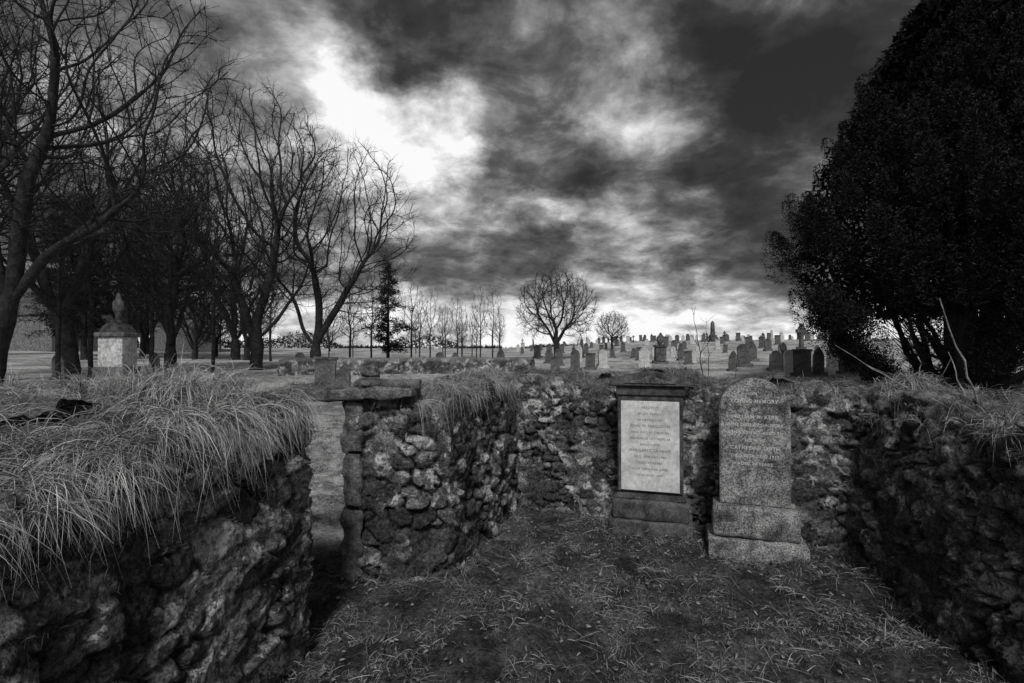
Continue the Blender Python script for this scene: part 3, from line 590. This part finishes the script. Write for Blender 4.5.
blades('distant_tree_line',B,D,rg.uniform(.3,1.1,n),rg.uniform(.15,.4,n),np.zeros(n),M_pine,1,rnd=rg.random(n))
def rock(name,loc,s,seed):
    bm=bmesh.new(); bmesh.ops.create_icosphere(bm,subdivisions=4,radius=1)
    for v in bm.verts:
        p=v.co.copy(); k=1+.35*mn.noise(p*1.2+Vector((seed*7.,0,0)))+.14*mn.fractal(p*4+Vector((seed,0,0)),.9,2.1,4); v.co=Vector((p.x*s[0],p.y*s[1],p.z*s[2]))*k
    me=bpy.data.meshes.new(name); bm.to_mesh(me); bm.free(); me.materials.append(M_slab)
    for f in me.polygons: f.use_smooth=True
    o=bpy.data.objects.new(name,me); o.location=loc; o.rotation_euler=(0,random.gauss(0,.1),random.uniform(0,3)); col.objects.link(o)
rock('loose_stone',W(371,372,5.2),(.11,.09,.07),1); rock('loose_stone',(3.4,4.2,1.56),(.16,.12,.06),2); rock('loose_stone',(3.3,3.5,1.5),(.2,.14,.07),3); rock('loose_stone',(3.15,2.95,1.47),(.17,.13,.08),4); rock('loose_stone',(3.5,3.0,1.5),(.2,.18,.08),6); rock('loose_stone',(2.0,6.0,1.66),(.14,.1,.05),5)
# ---------------------------------------------------------------- world
SE,SR=math.radians(46),math.radians(181)
w=bpy.data.worlds.new('World'); scn.world=w; w.use_nodes=True; nt=w.node_tree; nt.nodes.clear(); n=NB(nt)
tc=n.n('ShaderNodeTexCoord').outputs['Generated']; sep=n.n('ShaderNodeSeparateXYZ'); n.l(tc,sep.inputs[0])
zc=n.m('ADD',n.m('MAXIMUM',sep.outputs[2],0.),.34); u=n.m('DIVIDE',sep.outputs[0],zc); v=n.m('DIVIDE',sep.outputs[1],zc)
cb=n.n('ShaderNodeCombineXYZ'); n.l(u,cb.inputs[0]); n.l(v,cb.inputs[1]); cb.inputs[2].default_value=5.2
n1=n.noise(cb.outputs[0],2.0,8,.57,.2); n2=n.noise(cb.outputs[0],6.0,6,.62,.25)
wn=n.n('ShaderNodeTexNoise'); n.l(cb.outputs[0],wn.inputs['Vector']); wn.inputs['Scale'].default_value=3.4; wn.inputs['Detail'].default_value=6; wn.inputs['Roughness'].default_value=.6
wv=n.n('ShaderNodeVectorMath',operation='MULTIPLY_ADD'); n.l(wn.outputs['Color'],wv.inputs[0]); wv.inputs[1].default_value=(.34,.34,.34)
ad=n.n('ShaderNodeVectorMath',operation='ADD'); n.l(tc,ad.inputs[0]); ad.inputs[1].default_value=(-.17,-.17,-.17); n.l(ad.outputs[0],wv.inputs[2])
nn=n.n('ShaderNodeVectorMath',operation='NORMALIZE'); n.l(wv.outputs[0],nn.inputs[0]); dirv=nn.outputs[0]
V_=n.m('ADD',n.m('MULTIPLY',n.m('SUBTRACT',n1,.5),1.35),n.m('MULTIPLY',n.m('SUBTRACT',n2,.5),1.25)); V_=n.m('ADD',V_,.385)
for px,py,r,s in ((394,132,5,.42),(372,90,4,.12),(455,165,6,.22),(640,190,5.5,.28),(628,120,5,.2),(600,50,5,.2),(685,45,5,.1),(640,235,4,.1),(730,308,11,.2),(590,300,8,.14),(430,275,8,.1),(215,60,7,.14),(330,40,4,.16),(250,150,9,.12),(500,60,4,.1),
   (430,30,6,-.18),(560,130,6,-.18),(760,190,9,-.14),(700,258,7,-.18),(470,230,6,-.08),(590,250,6,-.1),(250,15,6,-.1),(700,130,6,-.14),(860,60,12,-.12)):
    d=np.array([(px-512)/F,1,(350-py)/F]); d/=np.linalg.norm(d)
    dp=n.n('ShaderNodeVectorMath',operation='DOT_PRODUCT'); n.l(dirv,dp.inputs[0]); dp.inputs[1].default_value=tuple(d)
    V_=n.m('ADD',V_,n.mr(dp.outputs['Value'],math.cos(math.radians(r*2.)),1.,0,s))
V_=n.m('ADD',V_,n.mr(sep.outputs[2],.18,.01,0,.46))
V_=n.m('ADD',V_,n.mr(sep.outputs[1],.0,-.6,0,.28))  # unseen sky behind the camera brightened, added as fill for the stone fronts
cr=n.n('ShaderNodeValToRGB'); n.l(V_,cr.inputs[0]); e=cr.color_ramp.elements
pts=[(0,.02),(.22,.04),(.42,.105),(.6,.25),(.8,.55),(1.,.95)]
e[0].position=0; e[0].color=(.02,)*3+(1,); e[1].position=1; e[1].color=(.95,)*3+(1,)
for p_,c_ in pts[1:-1]: x_=e.new(p_); x_.color=(c_,c_,c_,1)
sky=n.n('ShaderNodeTexSky'); sky.sky_type='NISHITA'; sky.sun_disc=False; sky.sun_elevation=SE; sky.sun_rotation=SR
bw=n.n('ShaderNodeRGBToBW'); n.l(sky.outputs[0],bw.inputs[0])
tot=n.m('ADD',cr.outputs[0],n.m('MULTIPLY',bw.outputs[0],.004)); cc_=n.n('ShaderNodeCombineColor')
for i in range(3): n.l(tot,cc_.inputs[i])
bg=n.n('ShaderNodeBackground'); n.l(cc_.outputs[0],bg.inputs[0]); bg.inputs[1].default_value=1.; out=n.n('ShaderNodeOutputWorld'); n.l(bg.outputs[0],out.inputs[0])
sl=bpy.data.lights.new('sun','SUN'); sl.energy=2.5; sl.angle=math.radians(9); sl.color=(1,.995,.985); so=bpy.data.objects.new('sun',sl); col.objects.link(so)
az=SR; dv=Vector((math.sin(az)*math.cos(SE),math.cos(az)*math.cos(SE),math.sin(SE))); so.rotation_euler=dv.to_track_quat('Z','Y').to_euler()
# ---------------------------------------------------------------- camera
cd=bpy.data.cameras.new('camera'); cd.lens=18; cd.sensor_width=36; cd.clip_start=.05; cd.clip_end=6000; cam=bpy.data.objects.new('camera',cd); col.objects.link(cam)
cam.location=(0,0,CZ); cam.rotation_euler=(math.radians(90.95),0,0); scn.camera=cam
scn.view_settings.view_transform='Standard'; scn.view_settings.look='None'; scn.view_settings.exposure=0
